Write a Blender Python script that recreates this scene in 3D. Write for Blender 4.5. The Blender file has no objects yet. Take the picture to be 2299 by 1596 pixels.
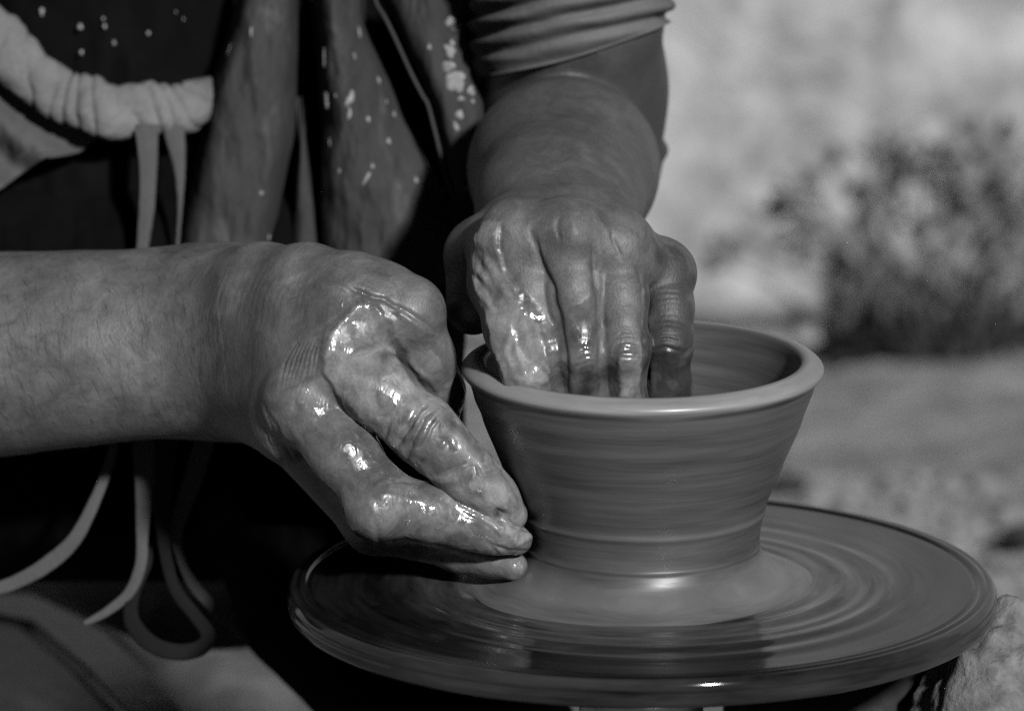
import bpy, bmesh, math, random
import numpy as np
from mathutils import Vector, Matrix

random.seed(7)
RNG = np.random.default_rng(11)
SC = bpy.context.scene
COL = SC.collection

# ------------------------------------------------------------------ camera, sky, sun, exposure
PITCH = math.radians(13.8)
D0 = 2920.0                      # mm from lens to the pot's axis
FPX = D0 * 6.0                   # focal length in units of a 2299 px wide frame
WHEEL_Z = 0.22                   # height of the wheel head above the ground (m)
POT_H = 0.0871
cp, sp = math.cos(PITCH), math.sin(PITCH)
RM = np.array([[1, 0, 0], [0, sp, -cp], [0, cp, sp]], dtype=float)   # view -> world


def V(px, py, d=0.0):
    """a point in the view frame (mm): x right, y up, z towards the camera"""
    s = (D0 - d) / FPX
    return np.array([(px - 1149.5) * s, (798.0 - py) * s, d])


def rmm(r, d=0.0):
    return r / 6.0 * (D0 - d) / D0


W0 = np.array([0, 0, WHEEL_Z + POT_H]) - RM @ (V(1443, 803, 0) * 0.001)


def W(v):
    """view mm -> world metres, (N,3) or (3,)"""
    v = np.asarray(v, float)
    return (v * 0.001) @ RM.T + W0


CAMPOS = W(np.array([0, 0, D0]))


def G(px, py, z=0.0):
    """where the sight line through (px,py) meets the level z"""
    a = W(V(px, py, 0)) - CAMPOS
    t = (z - CAMPOS[2]) / a[2]
    return CAMPOS + a * t


cam_d = bpy.data.cameras.new('camera')
cam = bpy.data.objects.new('camera', cam_d)
COL.objects.link(cam)
cam.location = CAMPOS
cam.rotation_euler = (math.radians(90) - PITCH, 0, 0)
cam_d.sensor_width = 36.0
cam_d.lens = 36.0 * FPX / 2299.0
cam_d.clip_start = 0.1
cam_d.clip_end = 400
cam_d.dof.use_dof = True
cam_d.dof.focus_distance = (D0 - 18) * 0.001
cam_d.dof.aperture_fstop = 9.0
SC.camera = cam

SUN_AZ, SUN_EL = math.radians(22), math.radians(28)      # azimuth to the right of the camera
world = bpy.data.worlds.new('World')
SC.world = world
world.use_nodes = True
wn = world.node_tree
wn.nodes.clear()
sky = wn.nodes.new('ShaderNodeTexSky')
sky.sky_type = 'NISHITA'
sky.sun_disc = False
sky.sun_elevation = SUN_EL
sky.sun_rotation = math.pi - SUN_AZ
sky.air_density = 0.25                                  # thin clear air: deep, dim sky and hard side light
sky.dust_density = 0.1
bw = wn.nodes.new('ShaderNodeRGBToBW')                  # a black and white photograph
bg = wn.nodes.new('ShaderNodeBackground')
bg.inputs['Strength'].default_value = 0.05
wo = wn.nodes.new('ShaderNodeOutputWorld')
wn.links.new(sky.outputs[0], bw.inputs[0])
wn.links.new(bw.outputs[0], bg.inputs[0])
wn.links.new(bg.outputs[0], wo.inputs[0])

sun_d = bpy.data.lights.new('sun', 'SUN')
sun_d.energy = 5.0
sun_d.angle = math.radians(4)
sun = bpy.data.objects.new('sun', sun_d)
COL.objects.link(sun)
sdir = Vector((math.sin(SUN_AZ) * math.cos(SUN_EL), -math.cos(SUN_AZ) * math.cos(SUN_EL), math.sin(SUN_EL)))
sun.rotation_euler = sdir.to_track_quat('Z', 'Y').to_euler()
sun.location = (0.6, -2, 3)

SC.view_settings.view_transform = 'Standard'
SC.view_settings.look = 'None'
SC.view_settings.exposure = -0.52
SC.view_settings.gamma = 1.0
SC.cycles.use_denoising = False                           # the photograph is grainy
SC.cycles.max_bounces = 6
SC.cycles.diffuse_bounces = 0
SC.cycles.caustics_reflective = False
SC.cycles.sample_clamp_indirect = 4.0


# ------------------------------------------------------------------ small maths
def sstep(a, b, x):
    t = np.clip((x - a) / (b - a), 0, 1)
    return t * t * (3 - 2 * t)


def vnoise(P, scale, seed=0):
    """value noise in [-1,1] on (N,3) points"""
    q = np.asarray(P, float) * scale + seed * 17.31
    i = np.floor(q).astype(np.int64)
    f = q - i
    f = f * f * (3 - 2 * f)

    def h(a, b, c):
        n = (a * 374761393 + b * 668265263 + c * 1274126177 + seed * 974711) & 0xFFFFFFFF
        n = ((n ^ (n >> 13)) * 1274126177) & 0xFFFFFFFF
        n = (n ^ (n >> 16)) & 0xFFFF
        return n / 32767.5 - 1.0
    x, y, z = i[:, 0], i[:, 1], i[:, 2]
    fx, fy, fz = f[:, 0], f[:, 1], f[:, 2]
    o = 0
    for dx in (0, 1):
        for dy in (0, 1):
            for dz in (0, 1):
                w = (fx if dx else 1 - fx) * (fy if dy else 1 - fy) * (fz if dz else 1 - fz)
                o = o + w * h(x + dx, y + dy, z + dz)
    return o


def fbm(P, scale, octv=3, seed=0):
    o, a = 0, 1.0
    for k in range(octv):
        o = o + a * vnoise(P, scale * 2 ** k, seed + k)
        a *= 0.5
    return o / 1.75


def catmull(P, n):
    """resample a control polyline smoothly (rows may carry extra columns)"""
    P = np.asarray(P, float)
    E = np.vstack([2 * P[0] - P[1], P, 2 * P[-1] - P[-2]])
    m = len(P) - 1
    out = []
    for t in np.linspace(0, m - 1e-9, n):
        k = int(t)
        u = t - k
        p0, p1, p2, p3 = E[k], E[k + 1], E[k + 2], E[k + 3]
        out.append(0.5 * (2 * p1 + (p2 - p0) * u + (2 * p0 - 5 * p1 + 4 * p2 - p3) * u * u + (3 * p1 - p0 - 3 * p2 + p3) * u ** 3))
    return np.array(out)


def seg_dist(Q, poly):
    """distance of 2D points to a polyline, and arclength parameter 0..1"""
    best = np.full(len(Q), 1e9)
    par = np.zeros(len(Q))
    n = len(poly) - 1
    for k in range(n):
        a, b = np.array(poly[k], float), np.array(poly[k + 1], float)
        ba = b - a
        h = np.clip(((Q - a) @ ba) / max(ba @ ba, 1e-9), 0, 1)
        dd = np.hypot(Q[:, 0] - a[0] - h * ba[0], Q[:, 1] - a[1] - h * ba[1])
        m = dd < best
        best[m] = dd[m]
        par[m] = (k + h[m]) / n
    return best, par


def poly_sd(Q, poly):
    """signed distance (positive inside) of 2D points to a polygon"""
    P = list(poly) + [poly[0]]
    d, _ = seg_dist(Q, P)
    ins = np.zeros(len(Q), bool)
    for k in range(len(poly)):
        (x1, y1), (x2, y2) = P[k], P[k + 1]
        if y1 == y2:
            continue
        c = ((y1 > Q[:, 1]) != (y2 > Q[:, 1])) & (Q[:, 0] < (x2 - x1) * (Q[:, 1] - y1) / (y2 - y1) + x1)
        ins ^= c
    return np.where(ins, d, -d)


def to_px(v):
    s = FPX / (D0 - v[:, 2])
    return np.stack([1149.5 + v[:, 0] * s, 798.0 - v[:, 1] * s], 1)


# ------------------------------------------------------------------ object helpers
def tag(o, label=None, cat=None, group=None, kind=None):
    if label: o['label'] = label
    if cat: o['category'] = cat
    if group: o['group'] = group
    if kind: o['kind'] = kind
    return o


def mesh_obj(name, verts, faces, mat, parent=None, smooth=True, attrs=None):
    """verts in world metres"""
    verts = np.asarray(verts, float)
    c = verts.mean(0)
    c[2] = verts[:, 2].min()
    me = bpy.data.meshes.new(name)
    lv = verts - c
    if isinstance(faces, np.ndarray):
        n, k = faces.shape
        me.vertices.add(len(lv))
        me.vertices.foreach_set('co', lv.ravel().astype(np.float32))
        me.loops.add(n * k)
        me.loops.foreach_set('vertex_index', faces.ravel().astype(np.int32))
        me.polygons.add(n)
        me.polygons.foreach_set('loop_start', np.arange(0, n * k, k, dtype=np.int32))
        me.update(calc_edges=True)
    else:
        me.from_pydata([tuple(v) for v in lv], [], faces)
    me.validate()
    if smooth:
        me.polygons.foreach_set('use_smooth', np.ones(len(me.polygons), bool))
    for k, a in (attrs or {}).items():
        at = me.attributes.new(k, 'FLOAT', 'POINT')
        at.data.foreach_set('value', np.asarray(a, np.float32))
    me.materials.append(mat)
    o = bpy.data.objects.new(name, me)
    COL.objects.link(o)
    o.location = c
    if parent:
        o.parent = parent
        o.matrix_parent_inverse = Matrix.Translation(-Vector(parent.location))
    return o


def empty(name, loc):
    o = bpy.data.objects.new(name, None)
    COL.objects.link(o)
    o.location = loc
    o.empty_display_size = 0.05
    return o


def grid_faces(nu, nv, wrap_u=False, wrap_v=False):
    a = np.arange(nu * nv).reshape(nu, nv)
    i1 = np.roll(a, -1, 0) if wrap_u else a[1:]
    i0 = a if wrap_u else a[:-1]
    if wrap_v:
        q = np.stack([i0, i1, np.roll(i1, -1, 1), np.roll(i0, -1, 1)], -1)
    else:
        q = np.stack([i0[:, :-1], i1[:, :-1], i1[:, 1:], i0[:, 1:]], -1)
    return q.reshape(-1, 4)


def tube(name, pts, rx, ry, mat, parent=None, seg=12, flat=2.0, cap=True, disp=None):
    """sweep a (super)ellipse along view-frame points; rx across the sight line, ry along it (mm)"""
    pts = np.asarray(pts, float)
    n = len(pts)
    t = np.gradient(pts, axis=0)
    t /= np.linalg.norm(t, axis=1)[:, None]
    zc = np.array([0, 0, 1.0])
    side = np.cross(t, zc)
    side /= np.maximum(np.linalg.norm(side, axis=1), 1e-6)[:, None]
    nor = np.cross(side, t)
    th = np.linspace(0, 2 * math.pi, seg, endpoint=False)
    ct = np.sign(np.cos(th)) * np.abs(np.cos(th)) ** (2 / flat)
    st = np.sign(np.sin(th)) * np.abs(np.sin(th)) ** (2 / flat)
    rx = np.broadcast_to(rx, (n,))
    ry = np.broadcast_to(ry, (n,))
    off = side[:, None] * (ct[None, :, None] * rx[:, None, None]) + nor[:, None] * (st[None, :, None] * ry[:, None, None])
    v = pts[:, None] + off
    if disp is not None:
        u = np.linspace(0, 1, n)[:, None] * np.ones((1, seg))
        dd = disp(u, np.ones((n, 1)) * th[None], v)
        nn = off / np.maximum(np.linalg.norm(off, axis=2), 1e-6)[..., None]
        v = v + nn * dd[..., None]
    f = grid_faces(n, seg, wrap_v=True).tolist()
    v = v.reshape(-1, 3)
    if cap:
        f.append(list(range(seg))[::-1])
        f.append([(n - 1) * seg + k for k in range(seg)])
    return mesh_obj(name, W(v), f, mat, parent)


def lathe(name, prof, seg, mat, parent=None, wob=None, close=True, attrs=None):
    """profile (r,z) in mm about the wheel axis, z from the wheel top; wob(r,z,th) moves z or r"""
    prof = np.asarray(prof, float)
    n = len(prof)
    th = np.linspace(0, 2 * math.pi, seg, endpoint=False)
    r = prof[:, 0][:, None] * np.ones((1, seg))
    z = prof[:, 1][:, None] * np.ones((1, seg))
    T = th[None] * np.ones((n, 1))
    if wob:
        r, z = wob(r, z, T)
    v = np.stack([r * np.cos(T), r * np.sin(T), z], -1) * 0.001
    v = v.reshape(-1, 3) + np.array([0, 0, WHEEL_Z])
    f = grid_faces(n, seg, wrap_v=True)
    return mesh_obj(name, v, f, mat, parent, attrs=attrs)


# ------------------------------------------------------------------ materials
class NT:
    def __init__(self, name):
        self.m = bpy.data.materials.new(name)
        self.m.use_nodes = True
        self.t = self.m.node_tree
        self.p = self.t.nodes['Principled BSDF']

    def n(self, kind, **kw):
        nd = self.t.nodes.new('ShaderNode' + kind)
        for k, v in kw.items():
            if k in nd.inputs.keys() if isinstance(k, str) else False:
                nd.inputs[k].default_value = v
            else:
                setattr(nd, k, v)
        return nd

    def link(self, a, b):
        self.t.links.new(a, b)

    def noise(self, vec, scale, detail=4, rough=0.55, dist=0.0):
        nd = self.t.nodes.new('ShaderNodeTexNoise')
        nd.inputs['Scale'].default_value = scale
        nd.inputs['Detail'].default_value = detail
        nd.inputs['Roughness'].default_value = rough
        nd.inputs['Distortion'].default_value = dist
        if vec is not None:
            self.link(vec, nd.inputs['Vector'])
        return nd.outputs['Fac']

    def obj(self):
        return self.t.nodes.new('ShaderNodeTexCoord').outputs['Object']

    def mapv(self, vec, sc=(1, 1, 1), rot=(0, 0, 0)):
        nd = self.t.nodes.new('ShaderNodeMapping')
        nd.inputs['Scale'].default_value = sc
        nd.inputs['Rotation'].default_value = rot
        self.link(vec, nd.inputs['Vector'])
        return nd.outputs[0]

    def math(self, op, a, b=None, c=None, clamp=False):
        nd = self.t.nodes.new('ShaderNodeMath')
        nd.operation = op
        nd.use_clamp = clamp
        for k, x in enumerate((a, b, c)):
            if x is None:
                continue
            if isinstance(x, (int, float)):
                nd.inputs[k].default_value = x
            else:
                self.link(x, nd.inputs[k])
        return nd.outputs[0]

    def ramp(self, x, lo, hi, a, b):
        """map x from lo..hi to a..b, clamped"""
        nd = self.t.nodes.new('ShaderNodeMapRange')
        nd.inputs['From Min'].default_value = lo
        nd.inputs['From Max'].default_value = hi
        nd.inputs['To Min'].default_value = a
        nd.inputs['To Max'].default_value = b
        self.link(x, nd.inputs['Value'])
        return nd.outputs[0]

    def mix(self, f, a, b):
        nd = self.t.nodes.new('ShaderNodeMix')
        nd.data_type = 'FLOAT'
        for k, x in ((0, f), (2, a), (3, b)):
            if isinstance(x, (int, float)):
                nd.inputs[k].default_value = x
            else:
                self.link(x, nd.inputs[k])
        return nd.outputs[0]

    def attr(self, name):
        nd = self.t.nodes.new('ShaderNodeAttribute')
        nd.attribute_name = name
        return nd.outputs['Fac']

    def grey(self, x):
        nd = self.t.nodes.new('ShaderNodeCombineColor')
        for k in range(3):
            if isinstance(x, (int, float)):
                nd.inputs[k].default_value = x
            else:
                self.link(x, nd.inputs[k])
        self.link(nd.outputs[0], self.p.inputs['Base Color'])

    def rough(self, x):
        if isinstance(x, (int, float)):
            self.p.inputs['Roughness'].default_value = x
        else:
            self.link(x, self.p.inputs['Roughness'])

    def bump(self, h, dist, strength=1.0, prev=None):
        nd = self.t.nodes.new('ShaderNodeBump')
        nd.inputs['Distance'].default_value = dist
        nd.inputs['Strength'].default_value = strength
        self.link(h, nd.inputs['Height'])
        if prev is not None:
            self.link(prev, nd.inputs['Normal'])
        self.link(nd.outputs[0], self.p.inputs['Normal'])
        return nd.outputs[0]


def cloth_mat(name, lo, hi, weave=1500.0, bump=0.00012, rough=0.85, mot=18.0, spec=0.15, smear=0.0):
    m = NT(name)
    c = m.obj()
    big = m.noise(c, mot, 5, 0.6)
    wv = m.noise(m.mapv(c, (1, 1, 0.35)), weave, 2, 0.6)
    col = m.math('ADD', m.ramp(big, 0.3, 0.7, lo, hi), m.ramp(wv, 0.3, 0.7, -0.18 * lo, 0.18 * lo))
    if smear:
        sm = m.noise(m.mapv(c, (1, 1, 0.45)), 42, 7, 0.68, 0.8)
        col = m.math('ADD', col, m.ramp(sm, 0.52, 0.74, 0.0, smear))
    m.grey(col)
    m.rough(rough)
    m.p.inputs['Specular IOR Level'].default_value = spec
    b = m.bump(wv, bump, 0.8)
    m.bump(m.noise(c, 120, 4), 0.0007, 0.6, b)
    return m.m


def skin_mat():
    m = NT('skin')
    c = m.obj()
    clay, wet, dark = m.attr('clay'), m.attr('wet'), m.attr('stain')  # 'stain' also holds shade painted on the left hand
    n1 = m.noise(c, 60, 5, 0.6)
    n2 = m.noise(c, 900, 3, 0.6)
    skin = m.ramp(n1, 0.3, 0.7, 0.04, 0.06)
    cl = m.ramp(m.noise(c, 85, 6, 0.68, 0.9), 0.34, 0.66, 0.15, 0.40)
    col = m.mix(clay, skin, cl)
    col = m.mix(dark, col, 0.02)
    m.grey(m.math('MULTIPLY', col, m.ramp(n2, 0.3, 0.7, 0.88, 1.1)))
    wn_ = m.noise(c, 150, 3, 0.6)
    wetn = m.math('MULTIPLY', wet, m.ramp(wn_, 0.40, 0.56, 0.25, 1.0))
    m.rough(m.mix(wetn, m.ramp(n2, 0.3, 0.7, 0.5, 0.62), 0.13))
    m.p.inputs['Specular IOR Level'].default_value = 0.75
    vor = m.t.nodes.new('ShaderNodeTexVoronoi')
    vor.inputs['Scale'].default_value = 1100
    m.link(m.mapv(c, (1.0, 1.0, 0.6)), vor.inputs['Vector'])
    dry = m.math('SUBTRACT', 1.0, m.math('MULTIPLY', wet, 0.8))
    b = m.bump(m.math('MULTIPLY', vor.outputs['Distance'], dry), 0.00018, 0.5)
    b = m.bump(m.math('MULTIPLY', m.noise(m.mapv(c, (1, 1, 0.25), (0, 0.25, 0)), 520, 4, 0.6), dry), 0.0003, 0.45, b)
    # wet slip lies in small lumps and dribbles
    lump = m.noise(m.mapv(c, (1, 1, 0.6), (0, 0.5, 0)), 230, 2, 0.5, 0.8)
    m.bump(m.math('MULTIPLY', lump, wet), 0.0011, 0.45, b)
    m.p.inputs['Subsurface Weight'].default_value = 0.0
    return m.m


def wet_clay_mat(name, lo, hi, rough, streak, bump, outer=False, rim=False):
    """wet clay turned on the wheel: streaks run round the axis"""
    m = NT(name)
    c = m.t.nodes.new('ShaderNodeNewGeometry').outputs['Position']
    sep = m.t.nodes.new('ShaderNodeSeparateXYZ')
    m.link(c, sep.inputs[0])
    x, y, z = sep.outputs
    r = m.math('SQRT', m.math('ADD', m.math('MULTIPLY', x, x), m.math('MULTIPLY', y, y)))
    cmb = m.t.nodes.new('ShaderNodeCombineXYZ')
    m.link(m.math('DIVIDE', x, m.math('ADD', r, 0.001)), cmb.inputs[0])
    m.link(m.math('DIVIDE', y, m.math('ADD', r, 0.001)), cmb.inputs[1])
    m.link(m.math('MULTIPLY', m.math('ADD', m.math('MULTIPLY', z, 1.0), m.math('MULTIPLY', r, 0.9)), streak), cmb.inputs[2])
    s1 = m.noise(m.mapv(cmb.outputs[0], (1.5, 1.5, 1) if outer else (0.9, 0.9, 1)), 1.0, 6, 0.62)
    s2 = m.noise(m.mapv(cmb.outputs[0], (2.2, 2.2, 4.0)), 1.0, 4, 0.6)
    col = m.math('ADD', m.ramp(s1, 0.3, 0.7, lo, hi), m.ramp(s2, 0.3, 0.7, -0.12 * lo, 0.12 * lo))
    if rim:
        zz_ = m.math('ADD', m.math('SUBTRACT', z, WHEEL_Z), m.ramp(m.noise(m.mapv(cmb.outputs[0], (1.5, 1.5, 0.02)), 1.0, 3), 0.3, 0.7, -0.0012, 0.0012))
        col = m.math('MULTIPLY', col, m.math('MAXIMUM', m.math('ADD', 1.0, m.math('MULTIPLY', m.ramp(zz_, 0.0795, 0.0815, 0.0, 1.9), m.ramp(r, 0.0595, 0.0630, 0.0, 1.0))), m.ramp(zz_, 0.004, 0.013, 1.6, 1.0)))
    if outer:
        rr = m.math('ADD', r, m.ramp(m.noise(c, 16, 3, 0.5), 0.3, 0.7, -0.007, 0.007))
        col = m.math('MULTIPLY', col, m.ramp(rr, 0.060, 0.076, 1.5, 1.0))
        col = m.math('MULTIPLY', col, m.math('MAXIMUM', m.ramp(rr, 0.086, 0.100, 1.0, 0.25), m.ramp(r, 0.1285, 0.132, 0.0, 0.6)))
    m.grey(col)
    m.rough(m.ramp(s2, 0.3, 0.7, rough * 0.85, rough * 1.2))
    m.p.inputs['Specular IOR Level'].default_value = 0.26 if outer else 0.7
    b = m.bump(s1, bump, 0.7)
    m.bump(s2, bump * 0.35, 0.6, b)
    return m.m


def rock_mat(name, lo, hi, sc, bump, rough=0.9, dark_patch=False):
    m = NT(name)
    c = m.obj()
    a = m.noise(c, sc, 6, 0.62, 0.3)
    b = m.noise(c, sc * 6, 4, 0.6)
    col = m.math('ADD', m.ramp(a, 0.34, 0.66, lo, hi), m.ramp(b, 0.3, 0.7, -0.1 * lo, 0.1 * lo))
    if dark_patch:                                              # darker patch of ground behind and left of the wheel
        g = m.t.nodes.new('ShaderNodeNewGeometry').outputs['Position']
        ds = m.t.nodes.new('ShaderNodeVectorMath')
        ds.operation = 'DISTANCE'
        ds.inputs[1].default_value = (-0.2, 0.68, 0)
        m.link(g, ds.inputs[0])
        dd = m.math('ADD', ds.outputs['Value'], m.ramp(m.noise(c, 5, 5, 0.6), 0.3, 0.7, -0.06, 0.06))
        col = m.math('MULTIPLY', col, m.ramp(dd, 0.2, 0.4, 0.5, 1.0))
    m.grey(col)
    m.rough(rough)
    m.p.inputs['Specular IOR Level'].default_value = 0.25
    n = m.bump(b, bump, 0.8)
    m.bump(a, bump * 4, 0.6, n)
    return m.m


def metal_mat(name, lo, hi, rough=0.35):
    m = NT(name)
    c = m.obj()
    a = m.noise(m.mapv(c, (1, 1, 0.2)), 90, 5, 0.6)
    m.grey(m.ramp(a, 0.3, 0.7, lo, hi))
    m.rough(m.ramp(a, 0.3, 0.7, rough * 0.8, rough * 1.3))
    m.p.inputs['Metallic'].default_value = 0.8
    m.bump(a, 0.0002, 0.5)
    return m.m


M_SKIN = skin_mat()
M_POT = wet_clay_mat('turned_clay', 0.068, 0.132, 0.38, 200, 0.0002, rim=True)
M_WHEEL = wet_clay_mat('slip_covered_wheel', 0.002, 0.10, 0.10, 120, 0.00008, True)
M_APRON = cloth_mat('apron_cloth', 0.045, 0.075, spec=0.08, smear=0.09)
M_BLACK = cloth_mat('black_cloth', 0.004, 0.008, spec=0.02)
M_PALE = cloth_mat('pale_cotton', 0.15, 0.25, 1300, 0.00015)
M_SLEEVE = cloth_mat('sleeve_cotton', 0.14, 0.20, 1600, 0.0001)
M_HEM = cloth_mat('hem_cotton', 0.075, 0.125, 1600, 0.0001)
M_STRAP = cloth_mat('tie_cotton', 0.075, 0.125, 1800, 0.0001)
M_SHADETIE = cloth_mat('shaded_tie_cotton', 0.008, 0.014, 1800, 0.0001)  # tie cotton darkened for the loop; its shadow is in the colour
M_SEAM = cloth_mat('seam_piping', 0.05, 0.08, 1800, 0.0001)
M_DRIED = rock_mat('dried_slip', 0.24, 0.40, 300, 0.0002, 0.7)
M_GROUND = rock_mat('dusty_ground', 0.22, 0.50, 34, 0.003, dark_patch=True)
M_WALL = rock_mat('earth_wall', 0.24, 0.60, 26, 0.004)
M_STONE = rock_mat('gravel_stone', 0.16, 0.40, 60, 0.0006)
M_DARKSTONE = rock_mat('dark_stone', 0.02, 0.05, 60, 0.0004, 0.45)
M_LEAF = rock_mat('leaf', 0.19, 0.33, 120, 0.0003, 0.6)
M_FOOT_SHADE = rock_mat('foot_shade_leaf', 0.02, 0.045, 120, 0.0003, 0.7)
M_STEM = rock_mat('woody_stem', 0.06, 0.12, 120, 0.0005)
M_STEEL = metal_mat('shaft_steel', 0.25, 0.45)
M_HOUSING = rock_mat('housing_paint', 0.02, 0.04, 40, 0.0003, 0.4)
M_BENCH = rock_mat('bench_board', 0.055, 0.10, 45, 0.0004, 0.45)
M_BENCHDARK = rock_mat('bench_board_dark', 0.018, 0.035, 45, 0.0004, 0.5)

# ------------------------------------------------------------------ setting: ground, wall
def ground_h(x, y):
    P = np.stack([x, y, np.zeros_like(x)], 1)
    near = np.exp(-((x - 0.2) ** 2 + (y - 0.8) ** 2) / 2.0)
    return (fbm(P, 5, 3, 3) * 0.010 + fbm(P, 40, 3, 5) * 0.004 * near) - 0.006


gx = np.concatenate([[-60, -20, -6, -2.5], np.linspace(-1.0, 1.3, 150), [2.5, 6, 20, 60]])
gy = np.concatenate([[-60, -20, -6, -2], np.linspace(-0.6, 2.2, 190), [4, 8, 20, 60]])
X, Y = np.meshgrid(gx, gy, indexing='ij')
Z = ground_h(X.ravel(), Y.ravel())
tag(mesh_obj('ground', np.stack([X.ravel(), Y.ravel(), Z], 1), grid_faces(len(gx), len(gy)), M_GROUND), kind='structure')

wa, wb = G(1800, 793), G(2299, 753)
wdir = (wb - wa)[:2]
wdir = wdir / np.linalg.norm(wdir)
wnor = np.array([wdir[1], -wdir[0]])           # towards the camera
nu_, nv_ = 200, 120
us = np.concatenate([np.linspace(-5, -0.9, 20), np.linspace(-0.85, 0.8, 150), np.linspace(0.85, 5, 30)])
vs = np.concatenate([np.linspace(-0.05, 0.62, 95), np.linspace(0.65, 2.6, 25)])
U, VV = np.meshgrid(us, vs, indexing='ij')
Pn = np.stack([U.ravel(), np.zeros(U.size), VV.ravel()], 1)
rel = fbm(Pn, 6, 3, 21) * 0.020 + fbm(Pn, 28, 3, 23) * 0.012
rel = rel - 0.03 * np.exp(-(VV.ravel() / 0.018) ** 2)
rel = rel + VV.ravel() * -0.06
wv = np.stack([wa[0] + wdir[0] * U.ravel() + wnor[0] * rel, wa[1] + wdir[1] * U.ravel() + wnor[1] * rel, VV.ravel()], 1)
n0 = len(wv)
back = wv.copy()
back[:, 0] -= wnor[0] * 0.35
back[:, 1] -= wnor[1] * 0.35
f1 = grid_faces(len(us), len(vs))
allf = np.vstack([f1[:, ::-1], f1 + n0])
idx = np.arange(n0).reshape(len(us), len(vs))
top = np.stack([idx[:-1, -1], idx[1:, -1], idx[1:, -1] + n0, idx[:-1, -1] + n0], 1)
e0 = np.stack([idx[0, :-1], idx[0, 1:], idx[0, 1:] + n0, idx[0, :-1] + n0], 1)
e1 = np.stack([idx[-1, 1:], idx[-1, :-1], idx[-1, :-1] + n0, idx[-1, 1:] + n0], 1)
wall = mesh_obj('wall', np.vstack([wv, back]), np.vstack([allf, top, e0, e1]), M_WALL)
tag(wall, 'pale rough earthen wall blurred in the background behind the shrub', 'wall')

# ------------------------------------------------------------------ shrub at the wall's foot
def leaf_mesh(P, Nn, L, Wd):
    """a folded pointed leaf of 6 triangles at P pointing along Nn"""
    n = Vector(Nn).normalized()
    s = n.cross(Vector((random.uniform(-1, 1), random.uniform(-1, 1), random.uniform(-1, 1)))).normalized()
    u = n.cross(s)
    pts = [(0, 0, 0), (0.4, 0.5, 0.12), (0.4, -0.5, 0.12), (0.45, 0, 0), (1, 0, -0.1), (0.75, 0.33, 0.05), (0.75, -0.33, 0.05)]
    v = [tuple(Vector(P) + n * (a * L) + s * (b * Wd) + u * (c * L)) for a, b, c in pts]
    f = [(0, 3, 1), (0, 2, 3), (1, 3, 5), (3, 4, 5), (3, 2, 6), (3, 6, 4)]
    return v, f


def wall_pt(px, py, off):
    """a point in the plane a little in front of the wall, seen at (px,py)"""
    a = W(V(px, py, 0)) - CAMPOS
    o = np.array([wa[0], wa[1]]) + wnor * off
    t = ((o - CAMPOS[:2]) @ wnor) / (a[:2] @ wnor)
    return CAMPOS + a * t


shrub_base = wall_pt(2130, 770, 0.03)
shrub_base[2] = 0
shrub = empty('shrub', shrub_base)
tag(shrub, 'blurred dark leafy shrub growing at the foot of the pale wall', 'shrub')
clumps = [(1800, 420, 38), (1880, 385, 26), (1790, 470, 34), (1830, 520, 30), (2010, 350, 40), (2090, 330, 55), (2050, 400, 36),
          (2170, 360, 60), (2210, 400, 62), (2290, 330, 60), (2340, 400, 70), (1990, 470, 45), (1960, 540, 46), (1930, 600, 42),
          (2240, 470, 60), (2310, 500, 60), (2030, 620, 45), (2070, 660, 42), (2170, 640, 46), (2280, 640, 55), (2120, 520, 40),
          (2330, 590, 50), (2240, 700, 40), (2000, 660, 36), (2150, 720, 60), (2020, 745, 46), (1950, 765, 36), (2250, 745, 60), (2350, 720, 60),
          (1640, 558, 14), (2090, 760, 50), (2180, 765, 50)]
stem_v, stem_f, leaf_v, leaf_f = [], [], [], []


def add_stick(vl, fl, a, b, r0, r1):
    a, b = Vector(a), Vector(b)
    t = (b - a).normalized()
    s = t.orthogonal().normalized()
    u = t.cross(s)
    k = len(vl)
    for p, r in ((a, r0), (b, r1)):
        for j in range(5):
            an = j * 2 * math.pi / 5
            vl.append(tuple(p + s * math.cos(an) * r + u * math.sin(an) * r))
    for j in range(5):
        fl.append((k + j, k + (j + 1) % 5, k + 5 + (j + 1) % 5, k + 5 + j))


for (cx, cy, cr) in clumps:
    off = random.uniform(0.008, 0.03)
    c = wall_pt(cx, cy, off)
    rr = cr * np.linalg.norm(c - CAMPOS) / FPX
    mid = (shrub_base + c) / 2 + np.array([random.uniform(-.01, .01), -0.02, 0.012])
    b0 = shrub_base + np.array([(c[0] - shrub_base[0]) * 0.45, random.uniform(-.01, .01), 0])
    add_stick(stem_v, stem_f, b0, mid, 0.0016, 0.0011)
    add_stick(stem_v, stem_f, mid, c, 0.0011, 0.0006)
    for _ in range(int(5 + cr * 0.15)):
        d = np.array([random.gauss(0, 1) for _ in range(3)])
        d /= np.linalg.norm(d)
        p = c + d * rr * random.uniform(0.1, 0.9) * np.array([1, 0.9, 1])
        p[2] = max(p[2], 0.002)
        vv, ff = leaf_mesh(p, d + np.array([0, -0.3, 0.3]), random.uniform(0.008, 0.016), random.uniform(0.007, 0.011))
        k = len(leaf_v)
        leaf_v += vv
        leaf_f += [tuple(i + k for i in q) for q in ff]
mesh_obj('stem', stem_v, stem_f, M_STEM, shrub)
dl_v, dl_f = [], []
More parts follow.
